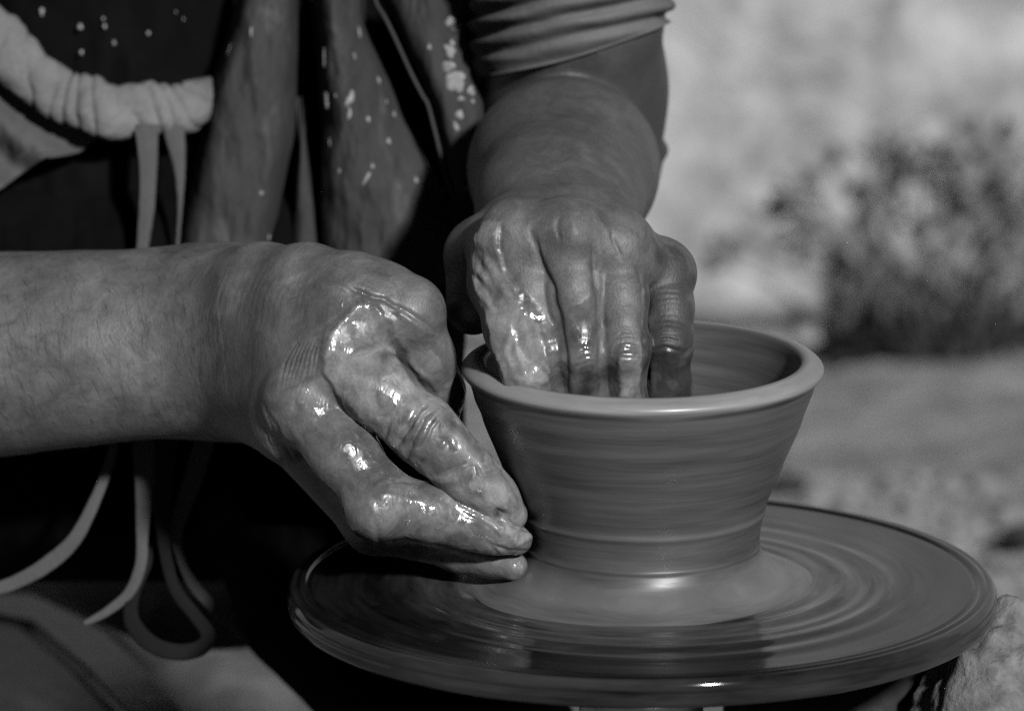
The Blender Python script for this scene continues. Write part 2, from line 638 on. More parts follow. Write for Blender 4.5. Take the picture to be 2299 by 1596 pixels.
for _ in range(520):  # dark leaves added to draw the shadow line along the wall's foot
    q = wall_pt(random.uniform(1880, 2420), 770, random.uniform(0.004, 0.035))
    q[2] = random.uniform(0.0, 0.016)
    vv, ff = leaf_mesh(q, (random.uniform(-1, 1), random.uniform(-1, 0.3), random.uniform(-0.1, 0.6)), random.uniform(0.01, 0.018), random.uniform(0.006, 0.011))
    k = len(dl_v)
    dl_v += vv
    dl_f += [tuple(i + k for i in q_) for q_ in ff]
tag(mesh_obj('foot_shade_leaves', dl_v, dl_f, M_FOOT_SHADE, shrub, smooth=False), kind='stuff')
tag(mesh_obj('foliage', leaf_v, leaf_f, M_LEAF, shrub, smooth=False), kind='stuff')

# ------------------------------------------------------------------ gravel and stones
def rock_verts(r, seed, squash=0.7, detail=2):
    bm = bmesh.new()
    bmesh.ops.create_icosphere(bm, subdivisions=detail, radius=1.0)
    v = np.array([p.co[:] for p in bm.verts])
    f = [[q.index for q in fc.verts] for fc in bm.faces]
    bm.free()
    v = v * (1 + 0.28 * fbm(v, 1.3, 2, seed))[:, None]
    v[:, 2] *= squash
    return v * r, f


gv, gf = [], []
shapes = [rock_verts(1, s, 0.65, 1) for s in range(8)]
for _ in range(2600):
    px, py = random.uniform(1740, 2420), random.uniform(1080, 1640)
    dens = 0.25 + 0.75 * max(0, min(1, (py - 1180) / 250))
    if random.random() > dens:
        continue
    p = G(px, py)
    r = random.choice([0.002, 0.003, 0.003, 0.004, 0.005, 0.007]) * (1.6 if py > 1400 and random.random() < 0.3 else 1)
    v, f = random.choice(shapes)
    a = random.uniform(0, 6.28)
    ca, sa = math.cos(a), math.sin(a)
    v = np.stack([v[:, 0] * ca - v[:, 1] * sa, v[:, 0] * sa + v[:, 1] * ca, v[:, 2]], 1) * r
    k = len(gv)
    h = float(ground_h(np.array([p[0]]), np.array([p[1]]))[0])
    gv += (v + np.array([p[0], p[1], h + r * 0.3])).tolist()
    gf += [[i + k for i in q] for q in f]
tag(mesh_obj('gravel', gv, gf, M_STONE, smooth=False), 'loose pale gravel scattered on the ground beside the wheel', kind='stuff')


def stone(px, py, rx, rz, mat, label, seed, rot=0.0):
    p = G(px, py)
    s = np.linalg.norm(p - CAMPOS) / FPX
    v, f = rock_verts(1, seed, 1.0, 3)
    v = v * np.array([rx * s, rx * s * 0.8, rz * s])
    ca, sa = math.cos(rot), math.sin(rot)
    v = np.stack([v[:, 0] * ca - v[:, 1] * sa, v[:, 0] * sa + v[:, 1] * ca, v[:, 2]], 1)
    p[2] = rz * s * 0.55
    o = mesh_obj('stone', v + p, f, mat)
    tag(o, label, 'stone', 'stones lying on the ground')
    return o


stone(2300, 1215, 60, 26, M_DARKSTONE, 'dark stone at the right edge of the picture beyond the wheel', 41, 0.5)
stone(1768, 1100, 46, 26, M_DARKSTONE, 'small dark stone just behind the pot where the wheel rim meets the ground', 42)
stone(2125, 1600, 72, 52, M_DARKSTONE, 'dark rounded stone on the gravel under the right side of the wheel', 43, 0.2)

lv_, lf_ = rock_verts(1, 77, 1.0, 6)
cl_p = W(V(2330, 1560, -46))
nrm_ = lv_ / np.linalg.norm(lv_, axis=1)[:, None]
sc_ = np.array([0.062, 0.06, 0.125])
lv_ = lv_ * sc_
lv_ = lv_ + nrm_ * (fbm(lv_, 70, 4, 78) * 0.007 + fbm(lv_, 260, 2, 79) * 0.0022)[:, None]
lv_ = lv_ + np.array([cl_p[0], cl_p[1], 0.095])
lv_[:, 2] = np.maximum(lv_[:, 2], -0.004)
tag(mesh_obj('clay_lump', lv_, lf_, rock_mat('dried_clay', 0.12, 0.30, 90, 0.0008, 0.8)), 'rough crumbly lump of dried clay standing beside the right edge of the wheel', 'clay lump')

# ------------------------------------------------------------------ potter's wheel
wheel = empty('potters_wheel', (0, 0, 0))
tag(wheel, 'round grey potters wheel coated in wet swirled clay slip with bowl on it', 'potters wheel')

ring = [(65, 0.6, 3.0), (73, 1.0, 3.6), (82, 0.5, 3.0), (90, 1.15, 4.0), (102, 0.6, 4.5)]
prof = []
for r in np.concatenate([np.linspace(2, 40, 6), np.linspace(42, 124.5, 150)]):
    prof.append((r, 0.0))
prof += [(125.2, -0.5), (125.8, -0.7), (126.4, -0.4), (127.0, 0.2), (128.0, 0.5), (129.0, 0.45), (129.6, 0.0), (130.2, -0.2), (130.8, 0.0),
         (131.6, 0.0), (132.4, -0.4), (133.0, -1.2), (133.5, -2.4), (133.7, -3.6), (133.4, -4.6), (133.1, -5.0), (133.3, -5.6), (133.6, -6.6),
         (133.5, -8.0), (133.0, -9.4), (132.2, -10.4), (131.0, -11.0), (126, -11.6), (110, -12.5), (60, -13), (20, -13), (2, -13)]


def wheel_wob(r, z, T):
    m = (r > 50) & (z == 0)
    for k, (rc, a, w) in enumerate(ring):
        rc2 = rc + 2.6 * np.sin(T + k * 0.7 + 0.4) + 1.2 * np.sin(2 * T + k)
        z = z + np.where(m, a * np.exp(-((r - rc2) / w) ** 2) * (0.55 + 0.45 * np.cos(T + 0.25 + 0.25 * k)), 0)
    P = np.stack([np.cos(T).ravel() * 1.4, np.sin(T).ravel() * 1.4, (r * 0.35).ravel()], 1)
    z = z + np.where(m, 0.10 * fbm(P * np.array([1, 1, 0.4]), 1.0, 2, 9).reshape(r.shape), 0)
    return r, z


lathe('wheel_head', prof, 360, M_WHEEL, wheel, wheel_wob)
lathe('shaft', [(25, -13.2), (25, -26), (23.5, -27), (23.5, -60), (25, -61), (25, -120), (24, -170)], 64, M_STEEL, wheel)
# bearing block and foot under the head
def box_world(c, s, bev=0.006):
    bm = bmesh.new()
    bmesh.ops.create_cube(bm, size=1)
    for v in bm.verts:
        v.co = Vector((v.co.x * s[0], v.co.y * s[1], v.co.z * s[2]))
    bmesh.ops.bevel(bm, geom=bm.edges[:], offset=bev, segments=3, affect='EDGES')
    v = np.array([p.co[:] for p in bm.verts]) + np.array(c)
    f = [[q.index for q in fc.verts] for fc in bm.faces]
    bm.free()
    return v, f


v, f = box_world((0.0, 0.02, 0.035), (0.21, 0.20, 0.07), 0.015)
mesh_obj('base', v, f, M_HOUSING, wheel)
v, f = box_world((-0.085, 0.0, 0.128), (0.12, 0.10, 0.05), 0.012)
mesh_obj('bearing_arm', v, f, M_HOUSING, wheel)
v, f = box_world((0.075, 0.05, 0.13), (0.085, 0.04, 0.10), 0.008)
mesh_obj('strut', v, f, M_HOUSING, wheel)

# ------------------------------------------------------------------ the bowl being thrown
out = [(66.0, 0.02), (62.5, 0.5), (59.0, 1.3), (55.5, 2.6), (52.0, 4.4), (49.0, 6.6), (46.6, 9.2), (45.0, 12), (44.2, 14.2), (44.5, 15.2), (44.2, 16.2),
       (44.3, 19), (44.8, 23), (45.4, 26.5), (46.4, 28.3), (46.4, 29.4), (46.6, 31), (48.2, 35), (50.0, 39.5), (52.0, 44.5), (54.0, 49.5),
       (56.2, 55), (58.6, 61), (60.9, 67), (62.9, 72.2), (64.3, 76.4), (65.0, 78.8), (66.0, 80.0), (67.1, 81.2), (67.8, 82.5), (67.7, 83.7), (66.6, 85.1),
       (64.6, 86.2), (62.6, 87.0), (60.6, 86.9), (59.2, 86.0), (58.4, 84.4), (57.6, 80.5), (54.4, 72), (50.6, 62), (46.8, 52), (43.2, 42),
       (40.2, 32), (38.0, 22), (34.5, 14), (26, 10), (12, 9), (1, 9)]
po = np.array(out, float)
# arc-length resample so fine throwing lines can sit in the wall
dl = np.concatenate([[0], np.cumsum(np.hypot(*np.diff(po, axis=0).T))])
tt = np.arange(0, dl[-1], 0.55)
pp = catmull(np.column_stack([po, dl]), 900)
pr = np.stack([np.interp(tt, pp[:, 2], pp[:, 0]), np.interp(tt, pp[:, 2], pp[:, 1])], 1)


def pot_wob(r, z, T):
    P = np.stack([np.cos(T).ravel() * 0.8, np.sin(T).ravel() * 0.8, (z * 1.1).ravel()], 1)
    P2 = np.stack([np.cos(T).ravel() * 0.5, np.sin(T).ravel() * 0.5, (z * 0.22).ravel()], 1)
    w = sstep(10, 20, z) * (1 - sstep(72, 80, z)) * (r > 44) + 0.25
    dr = (0.035 * fbm(P, 1.0, 2, 31) + 0.22 * vnoise(P2, 1.0, 33)).reshape(r.shape) * w
    low = (1 - sstep(1, 14, z)) * (r > 44)
    dr = dr + low * (0.9 * np.sin(T * 2 + 0.6) + 0.8 * np.sin(T * 5 + 1.0) + 0.5 * np.sin(T * 9))
    return r + dr, z


pot = lathe('clay_bowl', pr, 320, M_POT, None, pot_wob)
tag(pot, 'wet grey clay bowl with flared sides and thick rounded rim turning on wheel', 'bowl')

# ------------------------------------------------------------------ distance-field sculpting for the potter's arms and hands
class Field:
    def __init__(self, lo, hi, h):
        self.lo = np.array(lo, float)
        self.h = h
        self.n = np.ceil((np.array(hi, float) - self.lo) / h).astype(int) + 1
        self.F = np.full(self.n, 30.0, np.float32)
        self.ax = [(self.lo[k] + np.arange(self.n[k]) * h).astype(np.float32) for k in range(3)]

    def win(self, lo, hi):
        i0 = np.clip(np.floor((np.array(lo) - self.lo) / self.h).astype(int), 0, self.n - 1)
        i1 = np.clip(np.ceil((np.array(hi) - self.lo) / self.h).astype(int) + 1, 1, self.n)
        return tuple(slice(a, b) for a, b in zip(i0, i1))

    @staticmethod
    def cone(X, Y, Z, a, b, ra, rb, ax=None, s=1.0):
        ba = b - a
        L2 = float(ba @ ba) + 1e-9
        px, py, pz = X - a[0], Y - a[1], Z - a[2]
        h = np.clip((px * ba[0] + py * ba[1] + pz * ba[2]) / L2, 0, 1)
        qx, qy, qz = px - h * ba[0], py - h * ba[1], pz - h * ba[2]
        if ax is not None:
            k = (qx * ax[0] + qy * ax[1] + qz * ax[2]) * (1 / s - 1)
            qx, qy, qz = qx + k * ax[0], qy + k * ax[1], qz + k * ax[2]
        return np.sqrt(qx * qx + qy * qy + qz * qz) - (ra + (rb - ra) * h)

    @staticmethod
    def smin(a, b, k):
        h = np.maximum(k - np.abs(a - b), 0) / k
        return np.minimum(a, b) - h * h * k * 0.25

    def chain(self, pts, k=4.0, kin=3.0, root=None, k_far=None, fall=(10, 25), flat=None):
        """pts: list of (px,py,d,r_px); one limb or finger blended inside with kin, onto the body with k"""
        P = [V(p[0], p[1], p[2]) for p in pts]
        R = [rmm(p[3], p[2]) for p in pts]
        m = 26
        lo = np.min([p - r for p, r in zip(P, R)], axis=0) - m
        hi = np.max([p + r for p, r in zip(P, R)], axis=0) + m
        w = self.win(lo, hi)
        X = self.ax[0][w[0]][:, None, None]
        Y = self.ax[1][w[1]][None, :, None]
        Z = self.ax[2][w[2]][None, None, :]
        if X.size == 0 or Y.size == 0 or Z.size == 0:
            return
        D = None
        for i in range(len(P) - 1):
            c = self.cone(X, Y, Z, P[i], P[i + 1], R[i], R[i + 1], *(flat or (None, 1.0)))
            D = c if D is None else self.smin(D, c, kin)
        if len(P) == 1:
            D = np.sqrt((X - P[0][0]) ** 2 + (Y - P[0][1]) ** 2 + (Z - P[0][2]) ** 2) - R[0]
        if k_far is not None:
            q = V(*root) if root is not None else P[0]
            dist = np.sqrt((X - q[0]) ** 2 + (Y - q[1]) ** 2 + (Z - q[2]) ** 2)
            t = np.clip((dist - fall[0]) / (fall[1] - fall[0]), 0, 1)
            k = k + (k_far - k) * t
        self.F[w] = self.smin(self.F[w], D, k)

    def sample(self, v):
        q = (v - self.lo) / self.h
        i = np.clip(np.floor(q).astype(int), 0, self.n - 2)
        t = q - i
        o = np.zeros(len(v))
        for a in (0, 1):
            for b in (0, 1):
                for c in (0, 1):
                    w = (t[:, 0] if a else 1 - t[:, 0]) * (t[:, 1] if b else 1 - t[:, 1]) * (t[:, 2] if c else 1 - t[:, 2])
                    o += w * self.F[i[:, 0] + a, i[:, 1] + b, i[:, 2] + c]
        return o

    def project(self, v, it=2):
        for _ in range(it):
            f0 = self.sample(v)
            g = np.zeros_like(v)
            for k in range(3):
                e = np.zeros(3)
                e[k] = self.h
                g[:, k] = (self.sample(v + e) - self.sample(v - e)) / (2 * self.h)
            v = v - g * (f0 / np.maximum((g * g).sum(1), 0.05))[:, None]
        return v

    def mesh(self):
        """naive surface nets"""
        F = self.F
        S = F < 0
        nx, ny, nz = F.shape
        cnt = np.zeros((nx - 1, ny - 1, nz - 1), np.uint8)
        for i in (0, 1):
            for j in (0, 1):
                for k in (0, 1):
                    cnt += S[i:nx - 1 + i, j:ny - 1 + j, k:nz - 1 + k]
        act = (cnt > 0) & (cnt < 8)
        ci = np.argwhere(act)
        vid = np.full(act.shape, -1, np.int64)
        vid[act] = np.arange(len(ci))
        corners = np.array([[i, j, k] for i in (0, 1) for j in (0, 1) for k in (0, 1)])
        val = np.stack([F[ci[:, 0] + c[0], ci[:, 1] + c[1], ci[:, 2] + c[2]] for c in corners], 1)
        acc = np.zeros((len(ci), 3))
        num = np.zeros(len(ci))
        for a in range(8):
            for b in range(a + 1, 8):
                if np.abs(corners[a] - corners[b]).sum() != 1:
                    continue
                va, vb = val[:, a], val[:, b]
                m = (va < 0) != (vb < 0)
                t = np.where(m, va / np.where(m, va - vb, 1), 0)
                acc += np.where(m[:, None], corners[a] + t[:, None] * (corners[b] - corners[a]), 0)
                num += m
        verts = (ci + acc / num[:, None]) * self.h + self.lo
        quads = []
        for axis in range(3):
            o = [(0, 0, 0)] * 4
            sl0 = [slice(None)] * 3
            sl1 = [slice(None)] * 3
            sl0[axis] = slice(0, -1)
            sl1[axis] = slice(1, None)
            a, b = S[tuple(sl0)], S[tuple(sl1)]
            e = np.argwhere(a != b)
            u, v = [k for k in range(3) if k != axis]
            ok = (e[:, u] > 0) & (e[:, v] > 0) & (e[:, u] < F.shape[u] - 1) & (e[:, v] < F.shape[v] - 1)
            e = e[ok]
            inside = S[e[:, 0], e[:, 1], e[:, 2]]
            q = []
            for du, dv in ((1, 1), (0, 1), (0, 0), (1, 0)):
                c = e.copy()
                c[:, u] -= du
                c[:, v] -= dv
                q.append(vid[c[:, 0], c[:, 1], c[:, 2]])
            q = np.stack(q, 1)
            flip = inside if axis != 1 else ~inside
            q = np.where(flip[:, None], q, q[:, ::-1])
            quads.append(q)
        return verts, np.vstack(quads)


def vert_normals(v, f):
    a, b, c, d = v[f[:, 0]], v[f[:, 1]], v[f[:, 2]], v[f[:, 3]]
    n = np.cross(c - a, d - b)
    o = np.zeros_like(v)
    for k in range(4):
        for j in range(3):
            o[:, j] += np.bincount(f[:, k], n[:, j], len(v))
    return o / np.maximum(np.linalg.norm(o, axis=1), 1e-9)[:, None]


def smooth_mesh(v, f, it=2, lam=0.5):
    e = np.vstack([f[:, [0, 1]], f[:, [1, 2]], f[:, [2, 3]], f[:, [3, 0]]])
    deg = np.bincount(e.ravel(), minlength=len(v)).astype(float)
    for _ in range(it):
        s = np.stack([np.bincount(e[:, 0], v[e[:, 1], j], len(v)) + np.bincount(e[:, 1], v[e[:, 0], j], len(v)) for j in range(3)], 1)
        v = v + lam * (s / np.maximum(deg, 1)[:, None] - v)
    return v


H = 0.62
# ---- the arm that comes in from the left, its hand bent back at the wrist, fingers against the bowl
zax = np.array([0, 0, 1.0])
LF = Field(V(-70, 1330, -140) - np.array([0, 0, 0]), V(1240, 500, 48) * np.array([1, 1, 1]), H)
LF.chain([(-420, 830, -140, 232), (-150, 806, -112, 212), (60, 790, -96, 196), (250, 777, -86, 184), (445, 764, -84, 182), (552, 758, -84, 168)], k=1, kin=20)
LF.chain([(500, 765, -88, 140), (560, 767, -74, 140), (640, 772, -42, 114), (752, 794, 4, 90)], k=22, kin=12)
LF.chain([(500, 795, -88, 130), (560, 812, -72, 120), (624, 854, -42, 98), (676, 903, 3, 84)], k=18, kin=10)
LF.chain([(540, 812, -80, 112), (600, 905, -46, 80), (640, 962, -14, 66)], k=18)
LF.chain([(420, 712, -84, 46), (505, 680, -62, 84), (590, 660, -40, 98), (690, 655, -16, 94), (800, 672, -2, 84), (870, 692, 0, 78), (908, 708, 2, 72)], k=20, kin=12)   # thumb metacarpal
LF.chain([(622, 830, -58, 142), (700, 790, -16, 120)], k=10)
root = (760, 780, 6)
LF.chain([(790, 668, -2, 92), (912, 702, 2, 74), (955, 800, -4, 58), (985, 880, -14, 52), (992, 930, -22, 40)], k=10, kin=7, root=(760, 700, 0), k_far=1.2, fall=(18, 30))
LF.chain([(640, 962, -20, 64), (838, 1178, -15, 60), (1040, 1235, -13, 46), (1100, 1252, -9, 38), (1152, 1271, -4, 33)], k=8, kin=6, root=(640, 960, -14), k_far=1.0, fall=(8, 20))
LF.chain([(610, 940, -34, 60), (790, 1110, -32, 54), (960, 1180, -26, 42), (1050, 1210, -20, 32)], k=8, kin=6, root=(610, 940, -34), k_far=1.0, fall=(8, 20))
LF.chain([(676, 903, 3, 80), (770, 1012, 10, 71), (858, 1126, 14, 68), (960, 1152, 13, 58), (1051, 1178, 10, 49), (1110, 1196, 8, 39), (1163, 1213, 5, 32)], k=9, kin=7, root=(676, 903, 3), k_far=1.0, fall=(9, 22))
LF.chain([(760, 798, 8, 80), (850, 880, 14, 74), (950, 966, 17, 70), (1005, 1020, 16, 59), (1061, 1073, 14, 56), (1110, 1116, 11, 46), (1150, 1156, 7, 34)], k=9, kin=7, root=(760, 798, 8), k_far=1.0, fall=(10, 24))
LF.chain([(930, 698, 6, 54)], k=8)                        # thumb knuckle
LF.chain([(842, 1150, 17, 58)], k=8)                      # middle knuckle
# ---- the arm that comes down from the shoulder, hand inside the bowl
RF = Field(V(960, 1050, -262), V(1590, -70, 56), H)
RF.lo  # grid spans the arm
RF.chain([(1285, -420, -112, 208), (1284, 0, -168, 197), (1290, 200, -195, 198), (1292, 350, -212, 196)], k=1, kin=10)
RF.chain([(1275, 352, -200, 190), (1264, 386, -134, 188), (1248, 455, -82, 152), (1246, 514, -44, 102)], k=5, kin=14)
RF.chain([(1240, 376, -134, 170), (1178, 524, -48, 92)], k=10)
RF.chain([(1300, 372, -134, 165), (1330, 512, -44, 96)], k=10)
for (mx, my, md, mr) in ((1168, 536, 22, 84), (1278, 531, 29, 82), (1380, 552, 24, 75), (1484, 610, 10, 68)):
    RF.chain([(1215 + (mx - 1290) * 0.45, 548, -40, 84), (mx, my, md, mr)], k=7)
RF.chain([(1160, 552, 20, 78), (1278, 552, 26, 76), (1380, 570, 22, 72), (1488, 622, 7, 62)], k=10, kin=9)
RF.chain([(1150, 545, -38, 90), (1085, 575, -22, 86), (1062, 690, -16, 62)], k=10)      # heel of the thumb
RF.chain([(1168, 536, 22, 82), (1192, 660, 27, 68), (1222, 790, 31, 60), (1250, 930, 20, 50), (1262, 1010, 6, 42)], k=8, kin=6, root=(1168, 536, 22), k_far=0.8, fall=(12, 24))
RF.chain([(1278, 531, 29, 80), (1290, 660, 33, 66), (1304, 790, 34, 58), (1316, 930, 24, 50), (1318, 1020, 8, 42)], k=8, kin=6, root=(1278, 531, 29), k_far=0.8, fall=(12, 22))
RF.chain([(1380, 552, 24, 73), (1392, 670, 30, 58), (1400, 785, 32, 54), (1404, 920, 20, 47), (1404, 1000, 6, 40)], k=8, kin=6, root=(1380, 552, 24), k_far=0.8, fall=(11, 20))
RF.chain([(1484, 610, 10, 67), (1496, 690, 16, 56), (1499, 768, 20, 52), (1500, 868, 12, 48), (1500, 940, 0, 38)], k=8, kin=6, root=(1484, 610, 10), k_far=0.8, fall=(8, 16))
RF.chain([(1092, 545, -4, 52), (1110, 640, 12, 54), (1148, 745, 26, 54), (1182, 840, 32, 50), (1196, 930, 24, 42), (1200, 985, 14, 32)], k=6, kin=6, root=(1092, 545, -4), k_far=1.2, fall=(8, 20))
RF.chain([(1122, 545, 8, 54), (1130, 640, 22, 54), (1152, 710, 29, 48)], k=7)
RF.chain([(1285, 500, 37, 34), (1292, 530, 40, 30)], k=5)
RF.chain([(1497, 764, 25, 36)], k=4)
RF.chain([(1400, 780, 36, 40)], k=4)
RF.chain([(1484, 338, -212, 16)], k=4)                    # a fold of skin at the elbow

lv, lf = LF.mesh()
rv, rf = RF.mesh()
for _ in range(3):
    lv = LF.project(smooth_mesh(lv, lf, 3, 0.5), 1)
    rv = RF.project(smooth_mesh(rv, rf, 3, 0.5), 1)
lv = smooth_mesh(lv, lf, 1, 0.3)
rv = smooth_mesh(rv, rf, 1, 0.3)


def sculpt(v, f, creases, ridges, clays, wets, stain_shades, edge=14, lump=0.5, film=None, streaks=()):
    """creases and ridges: ([px polyline], width px, depth mm); clays: (px polygon, amount, thickness mm)"""
    n = vert_normals(v, f)
    Q = to_px(v)
    face = sstep(0.02, 0.3, n[:, 2])
    wob = fbm(v, 0.12, 3, 51)
    Qw = Q + np.stack([vnoise(v, 0.16, 61), vnoise(v, 0.16, 62)], 1) * 5
    d = np.zeros(len(v))
    cut_ = np.zeros(len(v))
    for poly, wd, dep in creases:
        dist, par = seg_dist(Qw, poly)
        fade = np.sqrt(np.clip(np.sin(np.clip(par, 0.02, 0.98) * math.pi), 0, 1))
        cut_ = np.maximum(cut_, dep * np.exp(-(dist / wd) ** 2) * fade * face)
    d -= cut_
    for poly, wd, dep in ridges:
        dist, par = seg_dist(Qw, poly)
        fade = np.sqrt(np.clip(np.sin(np.clip(par, 0.02, 0.98) * math.pi), 0, 1))
        d += dep * np.exp(-(dist / wd) ** 2) * fade * face
    clay = np.zeros(len(v)) if film is None else film(v, Q) * (0.8 + 0.5 * fbm(v, 0.09, 3, 95))
    for poly, amt, thick in clays:
        s = poly_sd(Q, poly) + wob * edge + fbm(v, 0.5, 2, 55) * edge * 0.3
        m = sstep(-6, 9, s) * face
        clay = np.maximum(clay, m * amt)
        d += m * thick * (0.7 + 0.5 * np.exp(-(np.maximum(s, 0) / 14) ** 2) + lump * fbm(v, 0.14, 2, 71))
    wet = np.zeros(len(v))
    for poly, amt in wets:
        wet = np.maximum(wet, sstep(-6, 14, poly_sd(Q, poly) + wob * 16) * amt)
    st = np.zeros(len(v))
    for poly, amt in stain_shades:
        st = np.maximum(st, sstep(-14, 26, poly_sd(Q, poly) + fbm(v, 0.15, 4, 81) * 52) * amt * face)
    # fine relief of the skin
    d += 0.10 * fbm(v, 0.2, 3, 41)
    for poly, wd, amt in streaks:
        dist, par = seg_dist(Qw, poly)
        m = np.exp(-(dist / wd) ** 2) * amt * face
        st *= 1 - m
        clay = np.maximum(clay, m)
    return v + n * d[:, None], clay, wet, st


def fan(x0, y0, a0, a1, r0, r1, n):
    out = []
    for k in range(n):
        a = math.radians(a0 + (a1 - a0) * k / (n - 1) + random.uniform(-2, 2))
        out.append([(x0 + math.cos(a) * r0, y0 + math.sin(a) * r0), (x0 + math.cos(a + .08) * (r0 + r1) / 2, y0 + math.sin(a + .08) * (r0 + r1) / 2), (x0 + math.cos(a) * r1, y0 + math.sin(a) * r1)])
    return out


# left-of-picture hand
L_clay = [([(806, 668), (780, 700), (738, 745), (722, 800), (726, 838), (752, 880), (820, 960), (880, 1010), (940, 1060), (1010, 1120), (1080, 1170), (1160, 1220), (1230, 1200), (1190, 1090), (1090, 960), (1000, 900), (930, 860), (890, 800), (870, 740), (840, 690)], 0.9, 0.6),
          ([(640, 930), (668, 880), (712, 842), (745, 880), (800, 940), (880, 1010), (910, 1070), (1000, 1075), (1090, 1150), (1180, 1190), (1215, 1230), (1180, 1300), (1000, 1262), (850, 1240), (770, 1150), (690, 1050)], 0.45, 0.12),
          ([(820, 655), (870, 668), (930, 720), (985, 800), (1010, 870), (960, 870), (905, 790), (870, 740)], 0.45, 0.35)]
L_wet = [([(700, 690), (820, 640), (930, 690), (1040, 860), (1100, 940), (1230, 1130), (1230, 1310), (840, 1260), (690, 1060), (630, 940)], 1.0)]
L_stain_shade = [([(900, 930), (940, 930), (950, 1030), (905, 1040)], 0.7), ([(960, 1010), (1030, 1060), (1100, 1130), (1060, 1140), (980, 1080)], 0.0), ([(962, 925), (1012, 925), (1064, 985), (1108, 1050), (1080, 1130), (1000, 1080), (915, 1030)], 0.62), ([(740, 960), (800, 960), (900, 1060), (880, 1130), (800, 1100)], 0.4),  # stains, plus shade painted in the gap, the hollow and under the fingers
           ([(1105, 1140), (1135, 1150), (1130, 1180), (1105, 1165)], 1.0), ([(930, 1190), (1060, 1200), (1060, 1220), (940, 1225)], 0.5),
           ([(850, 1205), (960, 1225), (960, 1245), (860, 1235)], 0.7), ([(760, 880), (840, 920), (880, 980), (800, 930)], 0.4),
           ([(860, 740), (890, 770), (900, 830), (870, 800)], 0.5)]
L_cr = [([(770, 640), (800, 655), (860, 668), (930, 712), (975, 745)], 6, 1.3), ([(806, 655), (808, 690)], 4, 0.8),
        ([(722, 840), (740, 880), (775, 930)], 6, 0.5), ([(958, 905), (935, 930), (905, 975), (890, 1010)], 7, 1.7), ([(985, 910), (950, 940), (925, 990), (918, 1030)], 6, 1.4), ([(1108, 1148), (1140, 1160)], 13, 2.6), ([(880, 930), (868, 965), (862, 990)], 6, 0.8),
        ([(1000, 920), (965, 960), (945, 1010)], 4, 0.7), ([(985, 900), (1010, 925), (1020, 940)], 4, 0.6), ([(1062, 1050), (1050, 1080), (1040, 1105)], 4, 0.6),
        ([(1130, 1140), (1150, 1180), (1195, 1190)], 5, 0.9), ([(1090, 1215), (1140, 1240), (1200, 1235)], 5, 0.9), ([(1095, 1215), (1120, 1250)], 5, 0.7),
        ([(900, 1050), (890, 1078), (930, 1085)], 6, 0.9), ([(830, 1150), (850, 1190), (850, 1220)], 6, 0.5)]
for k in range(8):                                        # skin wrinkles beside the knuckles, slanting up to the clay
    L_cr.append(([(626 + 11 * k, 872 - 4 * k), (640 + 11 * k, 812 - 3 * k), (664 + 9 * k, 772 - 4 * k), (700 + 4 * k, 738 - k)], 3.6, 0.6))
for k in range(6):
    L_cr.append(([(592 + 7 * k, 905 + 14 * k), (602 + 7 * k, 945 + 10 * k), (616 + 8 * k, 990 + 8 * k)], 3.4, 0.5))
for k in range(9):
    x = 664 + k * 9
    L_cr.append(([(x + 16, 848), (x + 4, 890), (x - 6, 925)], 2.4, 0.22))
for k in range(16):
    x = 470 + k * 14
    L_cr.append(([(x + 40, 590 + k * 2), (x + 12, 660), (x - 8, 740)], 3.0, 0.10))
for k in range(3):
    L_cr.append(([(598 + k * 9, 965 + k * 4), (606 + k * 8, 1000 + k * 6), (624 + k * 9, 1034 + k * 8)], 3, 0.4))
L_cr += [([(1066, 1040), (1074, 1062), (1088, 1082), (1106, 1092)], 5, 0.6), ([(1092, 1030), (1130, 1070), (1168, 1120)], 5, 0.35)]
L_ri = [([(812, 678), (775, 715), (738, 752), (727, 800), (728, 832)], 12, 1.0), ([(700, 642), (760, 646), (800, 650)], 10, 0.8), ([(846, 690), (880, 720), (905, 780)], 10, 0.6),
        ([(905, 805), (960, 850), (1000, 905)], 7, 0.7), ([(848, 770), (880, 830), (960, 905)], 8, 0.6), ([(1010, 965), (1050, 1020), (1085, 1055)], 9, 0.6),
        ([(835, 1110), (900, 1118), (960, 1128)], 10, 0.5), ([(935, 915), (930, 950), (950, 940)], 6, 0.8), ([(870, 680), (930, 720), (965, 750)], 8, 0.6),
        ([(828, 1120), (838, 1150), (830, 1180)], 8, 0.5), ([(600, 640), (660, 620), (720, 612)], 8, 0.5)]
lv2, l_clay, l_wet, l_st = sculpt(lv, lf, L_cr, L_ri, L_clay, L_wet, L_stain_shade, film=lambda v, Q: 0.42 + 0.08 * sstep(420, 640, Q[:, 0]),
                                streaks=[([(1000, 960), (1040, 1005), (1075, 1045)], 11, 1.0), ([(1085, 1060), (1130, 1100), (1165, 1140)], 20, 0.9), ([(930, 1130), (990, 1142), (1050, 1165)], 18, 0.8), ([(690, 880), (730, 910)], 40, 0.8)])  # paints sheen along the index and the lit top of the middle finger

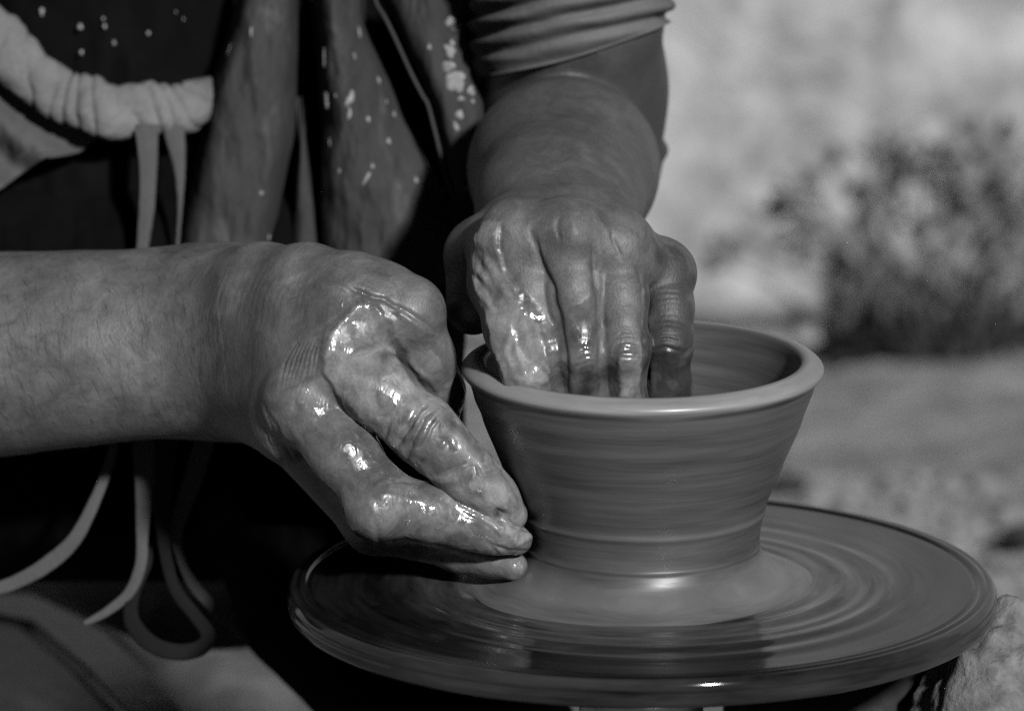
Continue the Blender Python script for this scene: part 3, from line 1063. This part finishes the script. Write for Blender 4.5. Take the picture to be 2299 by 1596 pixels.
R_clay = [([(1062, 538), (1080, 502), (1122, 498), (1112, 530), (1118, 560), (1130, 590), (1140, 615), (1165, 660), (1168, 692), (1205, 725), (1226, 780), (1236, 830), (1240, 900), (1140, 900), (1102, 736), (1073, 664), (1050, 600)], 0.95, 1.1),
          ([(1390, 800), (1440, 800), (1440, 900), (1385, 900)], 0.8, 0.8),
          ([(1440, 640), (1456, 640), (1452, 800), (1440, 860), (1432, 800)], 0.7, 0.3)]
R_wet = [([(1110, 600), (1170, 640), (1235, 720), (1350, 640), (1350, 900), (1120, 900)], 1.0), ([(1350, 760), (1550, 780), (1550, 900), (1350, 900)], 0.9),
         ([(1060, 520), (1140, 500), (1200, 720), (1100, 740)], 0.55)]
R_dark = [([(1290, 808), (1350, 800), (1352, 900), (1292, 900)], 0.85), ([(1240, 800), (1290, 800), (1292, 900), (1238, 900)], 0.6), ([(1352, 780), (1392, 800), (1385, 900), (1352, 900)], 0.6),  # stains on the lower fingers; the little finger set darker throughout
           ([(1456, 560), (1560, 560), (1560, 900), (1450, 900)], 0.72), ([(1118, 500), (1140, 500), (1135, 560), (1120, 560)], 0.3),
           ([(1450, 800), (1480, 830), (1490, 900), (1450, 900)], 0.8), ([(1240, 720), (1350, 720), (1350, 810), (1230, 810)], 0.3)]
R_cr = []
for (x, y, w_, n_) in ((1318, 792, 44, 5), (1404, 776, 44, 7), (1498, 756, 42, 5), (1248, 800, 36, 3)):
    for k in range(n_):
        yy = y - 26 + k * 52 / max(1, n_ - 1) + random.uniform(-5, 5)
        l_, r_ = random.uniform(0.5, 1.0), random.uniform(0.5, 1.0)
        R_cr.append(([(x - w_ * l_, yy + random.uniform(0, 8)), (x + random.uniform(-10, 10), yy - random.uniform(2, 7)), (x + w_ * r_, yy + random.uniform(-1, 8))], random.uniform(2.2, 3.6), random.uniform(0.15, 0.5)))
for k in range(8):
    R_cr.append(([(1372, 690 + k * 9), (1402, 686 + k * 9), (1436, 692 + k * 9)], 2.4, 0.13))
for k in range(7):
    R_cr.append(([(1462, 660 + k * 12), (1500, 655 + k * 12), (1536, 662 + k * 12)], 2.6, 0.18))
for k in range(12):
    R_cr.append(([(1180 + k * 8, 500 - k), (1215 + k * 9, 560 + k * 2), (1240 + k * 9, 620)], 2.6, 0.12))
R_cr += [([(1258, 480), (1250, 510), (1262, 545)], 7, 0.7), ([(1375, 520), (1382, 555), (1392, 580)], 6, 0.6), ([(1470, 790), (1498, 782), (1530, 790)], 4, 0.9), ([(1466, 770), (1498, 760), (1530, 768)], 4, 0.8)]
R_cr += [([(1196, 520), (1206, 565), (1228, 620), (1250, 700), (1268, 800), (1276, 900)], 8, 1.5), ([(1330, 530), (1336, 580), (1342, 640), (1347, 720), (1350, 880)], 8, 1.5),
         ([(1436, 590), (1446, 640), (1447, 720), (1450, 880)], 8, 1.5)]
R_ri = [([(1222, 468), (1200, 490), (1180, 520)], 10, 0.4), ([(1330, 470), (1352, 500), (1375, 535)], 10, 0.5), ([(1284, 482), (1288, 510), (1290, 538)], 14, 0.7), ([(1070, 520), (1062, 560), (1078, 610), (1110, 650)], 8, 1.2), ([(1060, 590), (1075, 650), (1110, 700)], 8, 0.9),
        ([(1140, 735), (1158, 770), (1176, 830), (1180, 860)], 8, 0.9), ([(1140, 735), (1140, 790), (1150, 840)], 7, 0.6), ([(1085, 560), (1120, 640), (1160, 690)], 9, 0.7),
        ([(1447, 640), (1448, 720), (1440, 770)], 5, 0.5), ([(1225, 780), (1236, 830), (1240, 870)], 7, 0.8)]
rv2, r_clay, r_wet, r_st = sculpt(rv, rf, R_cr, R_ri, R_clay, R_wet, R_dark, lump=0.9, film=lambda v, Q: (0.24 * sstep(-175, -120, v[:, 2]) + 0.2 * sstep(-30, 5, v[:, 2])) * sstep(1040, 1085, Q[:, 0]))  # pale film left off thumb heel and upper arm, colouring them as shaded

# ---- torso and upper arms, outside the frame or under the clothes, in a coarser field
TF = Field(V(-900, 1500, -470), V(1650, -1400, -60), 5.0)
TF.chain([(480, -700, -330, 520), (500, 100, -330, 500), (480, 900, -330, 560)], k=10, kin=60, flat=(zax, 0.75))
TF.chain([(480, -1000, -320, 300), (480, -750, -330, 420)], k=60)
TF.chain([(1285, -30, -165, 170), (1280, -500, -116, 210), (1050, -900, -240, 270), (700, -900, -330, 300)], k=12, kin=6)
TF.chain([(-60, 800, -104, 200), (-280, 826, -128, 222), (-520, 860, -150, 232), (-420, 0, -230, 255), (-100, -800, -310, 280), (300, -900, -330, 300)], k=12, kin=8)
tv, tf = TF.mesh()
tv = smooth_mesh(tv, tf, 2)
cut = to_px(tv)
body_v = np.vstack([lv2, rv2, tv])
body_f = np.vstack([lf, rf + len(lv2), tf + len(lv2) + len(rv2)])
zz = np.zeros(len(tv))
person = mesh_obj('person', W(body_v), body_f, M_SKIN, attrs={'clay': np.concatenate([l_clay, r_clay, zz]), 'wet': np.concatenate([l_wet, r_wet, zz]), 'stain': np.concatenate([l_st, r_st, zz])})  # 'stain' holds stains plus the left hand's painted shade
tag(person, 'potter in dark clothes and grey apron shaping the wet bowl with clay covered hands', 'person')


hn = vert_normals(lv2, lf)
hq = to_px(lv2)
cand = np.where((hq[:, 0] > -20) & (hq[:, 0] < 500) & (hn[:, 2] > 0.1))[0]
hv, hf = [], []
for i in RNG.choice(cand, 300, replace=False):
    p, n_ = lv2[i], hn[i]
    dr_ = np.array([RNG.uniform(0.1, 0.7), -1.0 + RNG.uniform(-.3, .3), 0.0])
    dr_ -= n_ * (dr_ @ n_)
    dr_ /= np.linalg.norm(dr_)
    Ln = RNG.uniform(4, 9)
    pts_ = [p + n_ * 0.02, p + dr_ * Ln * 0.35 + n_ * 0.35, p + dr_ * Ln * 0.7 + n_ * 0.5, p + dr_ * Ln + n_ * 0.35]
    sd = np.cross(dr_, n_)
    k = len(hv)
    for q_, w_ in zip(pts_, (0.04, 0.035, 0.03, 0.012)):
        hv += [q_ + sd * w_, q_ + n_ * w_ * 1.5, q_ - sd * w_]
    for a in range(3):
        for b in range(3):
            hf.append([k + a * 3 + b, k + a * 3 + (b + 1) % 3, k + a * 3 + 3 + (b + 1) % 3, k + a * 3 + 3 + b])
tag(mesh_obj('arm_hair', W(np.array(hv)), hf, cloth_mat('hair', 0.015, 0.03, spec=0.2), person), kind='stuff')


# ------------------------------------------------------------------ clothing
def interp_poly(pl, y):
    pl = np.array(pl, float)
    return np.interp(y, pl[:, 1], pl[:, 0])


def panel(name, left, right, y0, y1, depth, mat, nx=70, ny=150, thick=2.0, parent=person, seed=0, wrinkle=1.2, stretch=(0.03, 0.012)):
    """hanging cloth between two edges; depth(u, x, y) in mm"""
    ys = np.linspace(y0, y1, ny)
    cl = catmull(left, 400)
    cr = catmull(right, 400)
    L = np.interp(ys, cl[:, 1], cl[:, 0])
    R = np.interp(ys, cr[:, 1], cr[:, 0])
    u = np.linspace(0, 1, nx)
    PX = L[:, None] + (R - L)[:, None] * u[None]
    PY = ys[:, None] * np.ones((1, nx))
    Uu = np.ones((ny, 1)) * u[None]
    Dd = depth(Uu, PX, PY)
    P = np.stack([PX.ravel() * stretch[0], PY.ravel() * stretch[1], np.full(PX.size, seed)], 1)
    Dd = Dd + wrinkle * fbm(P, 1.0, 3, 90 + seed).reshape(Dd.shape)
    s = (D0 - Dd) / FPX
    v = np.stack([(PX - 1149.5) * s, (798 - PY) * s, Dd], -1).reshape(-1, 3)
    f = grid_faces(ny, nx)
    n = vert_normals(v, f)
    if n[:, 2].mean() < 0:
        n = -n
        f = f[:, ::-1]
    N = len(v)
    idx = np.arange(N).reshape(ny, nx)
    loop = np.concatenate([idx[0, :], idx[1:, -1], idx[-1, -2::-1], idx[-2:0:-1, 0]])
    nx_ = np.roll(loop, -1)
    rim = np.stack([loop, nx_, nx_ + N, loop + N], 1)
    return mesh_obj(name, W(np.vstack([v, v - n * thick])), np.vstack([f, f[:, ::-1] + N, rim]), mat, parent), v.reshape(ny, nx, 3), n.reshape(ny, nx, 3)


def edge_round(u, amt, p=4):
    return -amt * np.abs(2 * u - 1) ** p


# black shirt (upper left and behind the apron)
panel('shirt', [(-160, -120), (-160, 700)], [(1120, -120), (1110, 200), (1070, 420), (1040, 700)], -120, 700,
      lambda u, x, y: -226 + edge_round(u, 50, 6) + 3 * np.sin(x * 0.02 + y * 0.01), M_BLACK, 90, 70, seed=1, wrinkle=4)
# black trousers behind the forearm
panel('trousers', [(-200, 420), (-200, 1306)], [(1090, 420), (1062, 560), (1044, 800), (1044, 980), (1030, 1100), (900, 1220), (700, 1300), (640, 1306)], 420, 1306,
      lambda u, x, y: -236 + 50 * np.sin((y - 420) / 886 * math.pi) ** 0.6 - 40 * np.clip((y - 1180) / 126, 0, 1) ** 2 + edge_round(u, 40, 8), M_BLACK, 110, 90, seed=2, wrinkle=5)

panel('trouser_leg', [(470, 1180), (505, 1310), (551, 1441), (625, 1520), (700, 1596), (790, 1720), (820, 2200)], [(1036, 1180), (1040, 1300), (1200, 1450), (1285, 1590), (1300, 1700), (1280, 2200)], 1180, 2200,
      lambda u, x, y: -168 + edge_round(u, 55, 4), M_BLACK, 60, 90, seed=12, wrinkle=4)
ap1, g1, n1 = panel('apron', [(545, -60), (525, 20), (505, 100), (474, 190), (446, 320), (420, 440), (396, 560), (390, 640)],
                    [(672, -60), (670, 60), (668, 160), (664, 280), (655, 340), (640, 410), (618, 540), (612, 640)], -60, 640,
                    lambda u, x, y: -190 + edge_round(u, 26, 5), M_APRON, 90, 180, seed=3, wrinkle=3)
apron = ap1
panel('fold', [(672, 215), (660, 320), (641, 410), (620, 540), (614, 640)], [(676, 215), (688, 320), (704, 440), (716, 540), (720, 640)], 215, 640,
      lambda u, x, y: -205 + edge_round(u - 0.2, 22, 3) - 10 * np.clip((330 - y) / 110, 0, 1), M_APRON, 40, 100, parent=apron, seed=4, wrinkle=2)
panel('fold', [(690, -60), (700, 60), (716, 200), (722, 420), (722, 640)], [(740, -60), (745, 60), (748, 200), (752, 420), (752, 640)], -60, 640,
      lambda u, x, y: -214 + 10 * u, M_APRON, 24, 100, parent=apron, seed=5, wrinkle=2)
p2, g2, n2 = panel('fold', [(706, -60), (712, 40), (717, 115), (716, 215), (725, 280), (721, 350), (720, 545), (720, 640)],
                   [(822, -60), (820, 40), (824, 70), (846, 120), (880, 195), (907, 270), (950, 348), (996, 436), (1030, 520), (1040, 640)], -60, 640,
                   lambda u, x, y: -184 + edge_round(u, 13, 4) + 5 * np.sin(u * 5) - 10 * np.clip((y - 420) / 200, 0, 1), M_APRON, 110, 200, parent=apron, seed=6, wrinkle=3.2)
p3, g3, n3 = panel('lapel', [(845, -60), (866, 0), (893, 61), (920, 127), (968, 232), (998, 346), (1020, 424), (1030, 446)],
                   [(1058, -60), (1063, 0), (1071, 107), (1083, 173), (1087, 240), (1086, 334), (1074, 380), (1034, 446)], -60, 446,
                   lambda u, x, y: -174 + edge_round(u, 14, 4), M_APRON, 90, 160, parent=apron, seed=7, wrinkle=2.2)
sp_ = catmull([(836, -30), (846, 10), (862, 36), (884, 80), (921, 161), (948, 214), (962, 240), (985, 330), (1002, 400), (1020, 440), (1040, 462)], 60)
tube('seam_piping', [V(x, y, -182) for x, y in sp_], 0.75, 0.75, M_SEAM, apron, 8)


def splatter(name, spots, grid, nrm, parent, x0=None):
    """small raised dabs of dried slip stuck to cloth; spots in px (x, y, rx, ry, tilt)"""
    vv, ff = [], []
    Q = to_px(grid.reshape(-1, 3))
    g = grid.reshape(-1, 3)
    nn = nrm.reshape(-1, 3)
    for i, (x, y, a, b, tl) in enumerate(spots):
        k = np.argmin((Q[:, 0] - x) ** 2 + (Q[:, 1] - y) ** 2)
        base = V(x, y, g[k, 2])
        n = nn[k]
        t1 = np.cross([0, 1, 0], n)
        t1 /= np.linalg.norm(t1)
        t2 = np.cross(n, t1)
        m = 18
        ring_ = []
        ph = random.uniform(0, 6)
        for rr, hh in ((1.0, -0.25), (0.85, 0.35), (0.45, 0.6)):
            for j in range(m):
                th = j * 2 * math.pi / m
                w_ = 1 + 0.16 * math.sin(3 * th + ph) + 0.07 * math.sin(5 * th + ph * 2)
                ex, ey = a * rr * w_ * math.cos(th) / 6, b * rr * w_ * math.sin(th) / 6
                ca, sa = math.cos(tl), math.sin(tl)
                ring_.append(base + t1 * (ex * ca - ey * sa) + t2 * (ex * sa + ey * ca) + n * hh * min(1.0, min(a, b) / 9))
        o = len(vv)
        vv += ring_ + [base + n * 0.65 * min(1.0, min(a, b) / 9)]
        for r_ in range(2):
            for j in range(m):
                ff.append([o + r_ * m + j, o + r_ * m + (j + 1) % m, o + (r_ + 1) * m + (j + 1) % m, o + (r_ + 1) * m + j])
        for j in range(m):
            ff.append([o + 2 * m + j, o + 2 * m + (j + 1) % m, o + 3 * m])
    return tag(mesh_obj(name, W(np.array(vv)), ff, M_DRIED, parent), kind='stuff')


splatter('clay_splatter', [(1010, 115, 13, 18, .5), (1005, 150, 18, 14, .2), (1018, 180, 22, 28, -.5), (1030, 195, 14, 14, 0), (1058, 204, 11, 13, .3), (964, 106, 5, 7, 0),
                           (1072, 165, 6, 26, .1), (1024, 285, 6, 13, .4), (1032, 258, 10, 12, .5), (1012, 50, 14, 12, 0), (1025, 65, 12, 10, .4), (1062, 228, 5, 6, 0), (1035, 222, 9, 6, 0),
                           (1080, 332, 4, 6, 0), (1014, 98, 7, 9, 0)], g3, n3, p3)
splatter('clay_splatter', [(732, 224, 12, 22, 0), (728, 130, 6, 26, 0), (787, 222, 9, 20, -.45), (785, 255, 5, 15, -.1), (827, 268, 6, 8, 0), (851, 181, 6, 9, 0), (868, 229, 4, 6, 0),
                           (885, 257, 5, 8, 0), (873, 317, 6, 8, 0), (935, 405, 6, 8, 0), (836, 373, 4, 7, 0), (823, 400, 4, 18, -.5), (762, 384, 4, 6, 0), (807, 72, 4, 16, -.1), (753, 216, 3, 5, 0),
                           (796, 126, 4, 9, 0), (710, 8, 4, 5, 0), (740, 320, 5, 12, .2)], g2, n2, p2)
splatter('clay_splatter', [(563, 72, 4, 12, 0), (587, 434, 5, 6, 0), (603, 533, 9, 8, 0), (515, 110, 3, 18, .1)], g1, n1, apron)
sh = [o for o in person.children if o.name.startswith('shirt')][0]
gsh = np.array([[V(x, y, -224) for x in range(0, 540, 20)] for y in range(-20, 180, 20)])
nsh = np.zeros_like(gsh)
nsh[..., 2] = 1
splatter('clay_splatter', [(94, 27, 5, 10, 0), (180, 61, 6, 7, 0), (235, 60, 4, 6, 0), (232, 43, 3, 4, 0), (333, 75, 4, 5, 0), (256, 97, 4, 6, 0), (183, 118, 4, 6, 0), (395, 28, 2, 3, 0), (412, 44, 2, 3, 0)], gsh, nsh, sh)

# rolled waistband of the apron
roll = np.array([(-60, 60, 75), (0, 106, 76), (34, 137, 66), (67, 171, 58), (101, 188, 60), (134, 214, 57), (161, 226, 61), (202, 237, 65), (235, 243, 63), (262, 252, 63), (302, 248, 60),
                 (345, 247, 59), (385, 245, 57), (420, 238, 57), (448, 228, 52), (475, 215, 44), (510, 200, 36)], float)
rc = catmull(roll, 200)
rp = np.array([V(x, y, -196 - 6 * abs(x - 250) / 250 - 24 * sstep(425, 500, np.array(x))) for x, y, r in rc])


def roll_disp(u, th, v):
    P = v.reshape(-1, 3)
    q = np.stack([P[:, 0] * 0.05 + P[:, 1] * 0.10, P[:, 0] * 0.12 - P[:, 1] * 0.16, th.ravel() * 0.8], 1)
    d = 1.1 * fbm(q, 1.0, 3, 131).reshape(u.shape)
    d += 0.9 * np.sin(th * 1.0 + u * 26) * np.exp(-((u - 0.75) / 0.5) ** 2)
    w = np.abs(np.sin(u * 40 + th * 1.3 + 1.5 * np.sin(u * 17))) ** 0.4
    d -= 1.9 * (1 - w)
    d += 0.35 * fbm(P, 0.5, 2, 133).reshape(u.shape)
    return d


tube('waistband', rp, rc[:, 2] / 6 * 1.07, rc[:, 2] / 6 * 0.8, M_PALE, apron, 96, 2.2, True, roll_disp)
panel('hem', [(-80, 150), (-80, 470)], [(40, 150), (110, 235), (212, 300), (205, 322), (172, 342), (112, 350), (66, 378), (0, 424), (-60, 470)], 150, 470,
      lambda u, x, y: -206 + 5 * np.sin(x * 0.03 - y * 0.04), M_HEM, 60, 80, parent=apron, seed=9, wrinkle=3, thick=1.2)


def tie(pts, d, wmul=1.0, name='apron_tie', mat=None):
    """a narrow cotton tie: (px, py, width px[, depth])"""
    P = np.array([(p[0], p[1], p[2], p[3] if len(p) > 3 else d) for p in pts], float)
    c = catmull(P, 70)
    return tube(name, [V(x, y, dd) for x, y, w, dd in c], c[:, 2] / 12 * wmul, np.full(len(c), 1.0), mat or M_STRAP, apron, 12, 3.0,
                disp=lambda u, th, v: 0.22 * fbm(v.reshape(-1, 3), 0.4, 2, 141).reshape(u.shape))


tie([(330, 280, 56), (329, 330, 54), (333, 400, 40), (331, 470, 34), (322, 540, 30), (312, 600, 28)], -192)
tie([(306, 290, 10, -190), (314, 340, 10, -189), (318, 400, 10, -189), (316, 470, 9, -189), (308, 600, 9, -190)], -189)
tie([(388, 280, 54), (395, 320, 46), (403, 380, 28), (405, 440, 16), (402, 500, 10), (398, 560, 8)], -194)
tie([(262, 940, 22), (257, 985, 22), (248, 1030, 23), (218, 1112, 27), (170, 1206, 34), (112, 1262, 38), (40, 1304, 34), (-20, 1325, 30)], -138)
tie([(322, 940, 54), (323, 985, 54), (324, 1089, 46), (319, 1195, 30), (316, 1265, 28), (290, 1330, 26), (240, 1372, 22), (212, 1388, 18), (190, 1398, 12)], -136)
tie([(376, 940, 46), (376, 985, 46), (366, 1080, 42), (363, 1150, 36), (372, 1245, 30), (396, 1327, 30), (440, 1384, 32), (468, 1424, 36), (452, 1452, 38), (405, 1464, 40), (345, 1448, 40), (303, 1408, 40),
     (293, 1372, 36), (304, 1325, 26, -139), (330, 1270, 20, -141), (340, 1225, 14, -142)], -134, mat=M_SHADETIE)
tie([(470, 940, 50), (460, 985, 48), (432, 1080, 44), (402, 1165, 34), (396, 1210, 26), (410, 1265, 22), (434, 1312, 28), (470, 1354, 28), (510, 1396, 24, -165), (560, 1440, 20, -225)], -142)

# sleeve rolled above the elbow
sl_n = 90
th = np.linspace(0, 2 * math.pi, 96, endpoint=False)
tt = np.linspace(0, 1, sl_n)
sv = []
for t in tt:
    row = []
    for a in th:
        cx_, r_ = 1284, 200
        x = cx_ + r_ * math.cos(a)
        hem = 122 - 62 * math.cos(a) - 10 * math.cos(2 * a) + 30 * max(0, -math.sin(a)) * 0
        y = -420 + (hem + 420) * t
        dep = -214 + (350 - y) * 0.136 + 45.5 * math.sin(a)
        row.append((x, y, dep, a, t))
    sv.append(row)
sv = np.array(sv)
x, y, dep, a, t = [sv[..., k] for k in range(5)]
s_ = (D0 - dep) / FPX
fold = np.sin((y + 0.10 * (x - 1284) + 26 * np.cos(a)) * 0.135) * (0.55 + 0.45 * np.sin(y * 0.02 + 1)) * sstep(-200, -40, y)
q = np.stack([np.cos(a).ravel() * 1.2, np.sin(a).ravel() * 1.2, (y * 0.045).ravel()], 1)
dr = 2.2 * (fold - 0.35 * np.abs(fold)) + 1.3 * fbm(q, 1.0, 2, 151).reshape(y.shape) - 1.0 * sstep(0.93, 1.0, t) + 4.6
vx = (x - 1149.5) * s_ + np.cos(a) * dr
vy = (798 - y) * s_
vz = dep + np.sin(a) * dr
sv3 = np.stack([vx, vy, vz], -1)
inner = np.stack([vx - np.cos(a) * 1.3, vy, vz - np.sin(a) * 1.3], -1)
N = sl_n * 96
f = grid_faces(sl_n, 96, wrap_v=True)
idx = np.arange(N).reshape(sl_n, 96)
rim = np.stack([idx[-1], np.roll(idx[-1], -1), np.roll(idx[-1], -1) + N, idx[-1] + N], 1)
mesh_obj('sleeve', W(np.vstack([sv3.reshape(-1, 3), inner.reshape(-1, 3)])), np.vstack([f, f[:, ::-1] + N, rim]), M_SLEEVE, person)

# ------------------------------------------------------------------ bench board at the lower left
bench = empty('work_bench', G(60, 1596))
tag(bench, 'low clay smeared work bench with worn grey boards at the lower left', 'bench')


def slab(name, pts, z, th, mat, parent):
    """a board whose top outline is seen through the given px points at height z"""
    P = [G(px, py, z) for px, py in pts]
    bm = bmesh.new()
    vs_ = [bm.verts.new(p) for p in P]
    fc = bm.faces.new(vs_)
    if fc.normal.z < 0:
        fc.normal_flip()
    bm.normal_update()
    r_ = bmesh.ops.extrude_face_region(bm, geom=[fc])
    for e in r_['geom']:
        if isinstance(e, bmesh.types.BMVert):
            e.co.z -= th
    bmesh.ops.recalc_face_normals(bm, faces=bm.faces[:])
    bmesh.ops.bevel(bm, geom=bm.edges[:], offset=0.004, segments=3, affect='EDGES')
    v = np.array([p.co[:] for p in bm.verts])
    f = [[q.index for q in fc.verts] for fc in bm.faces]
    bm.free()
    return mesh_obj(name, v, f, mat, parent, smooth=False)


slab('board', [(-120, 1322), (84, 1328), (207, 1387), (262, 1424), (345, 1502), (480, 1650), (318, 1650), (180, 1500), (56, 1396), (-120, 1360)], 0.10, 0.02, M_BENCH, bench)
slab('board', [(-120, 1363), (55, 1399), (178, 1503), (314, 1650), (-120, 1650)], 0.098, 0.02, M_BENCHDARK, bench)
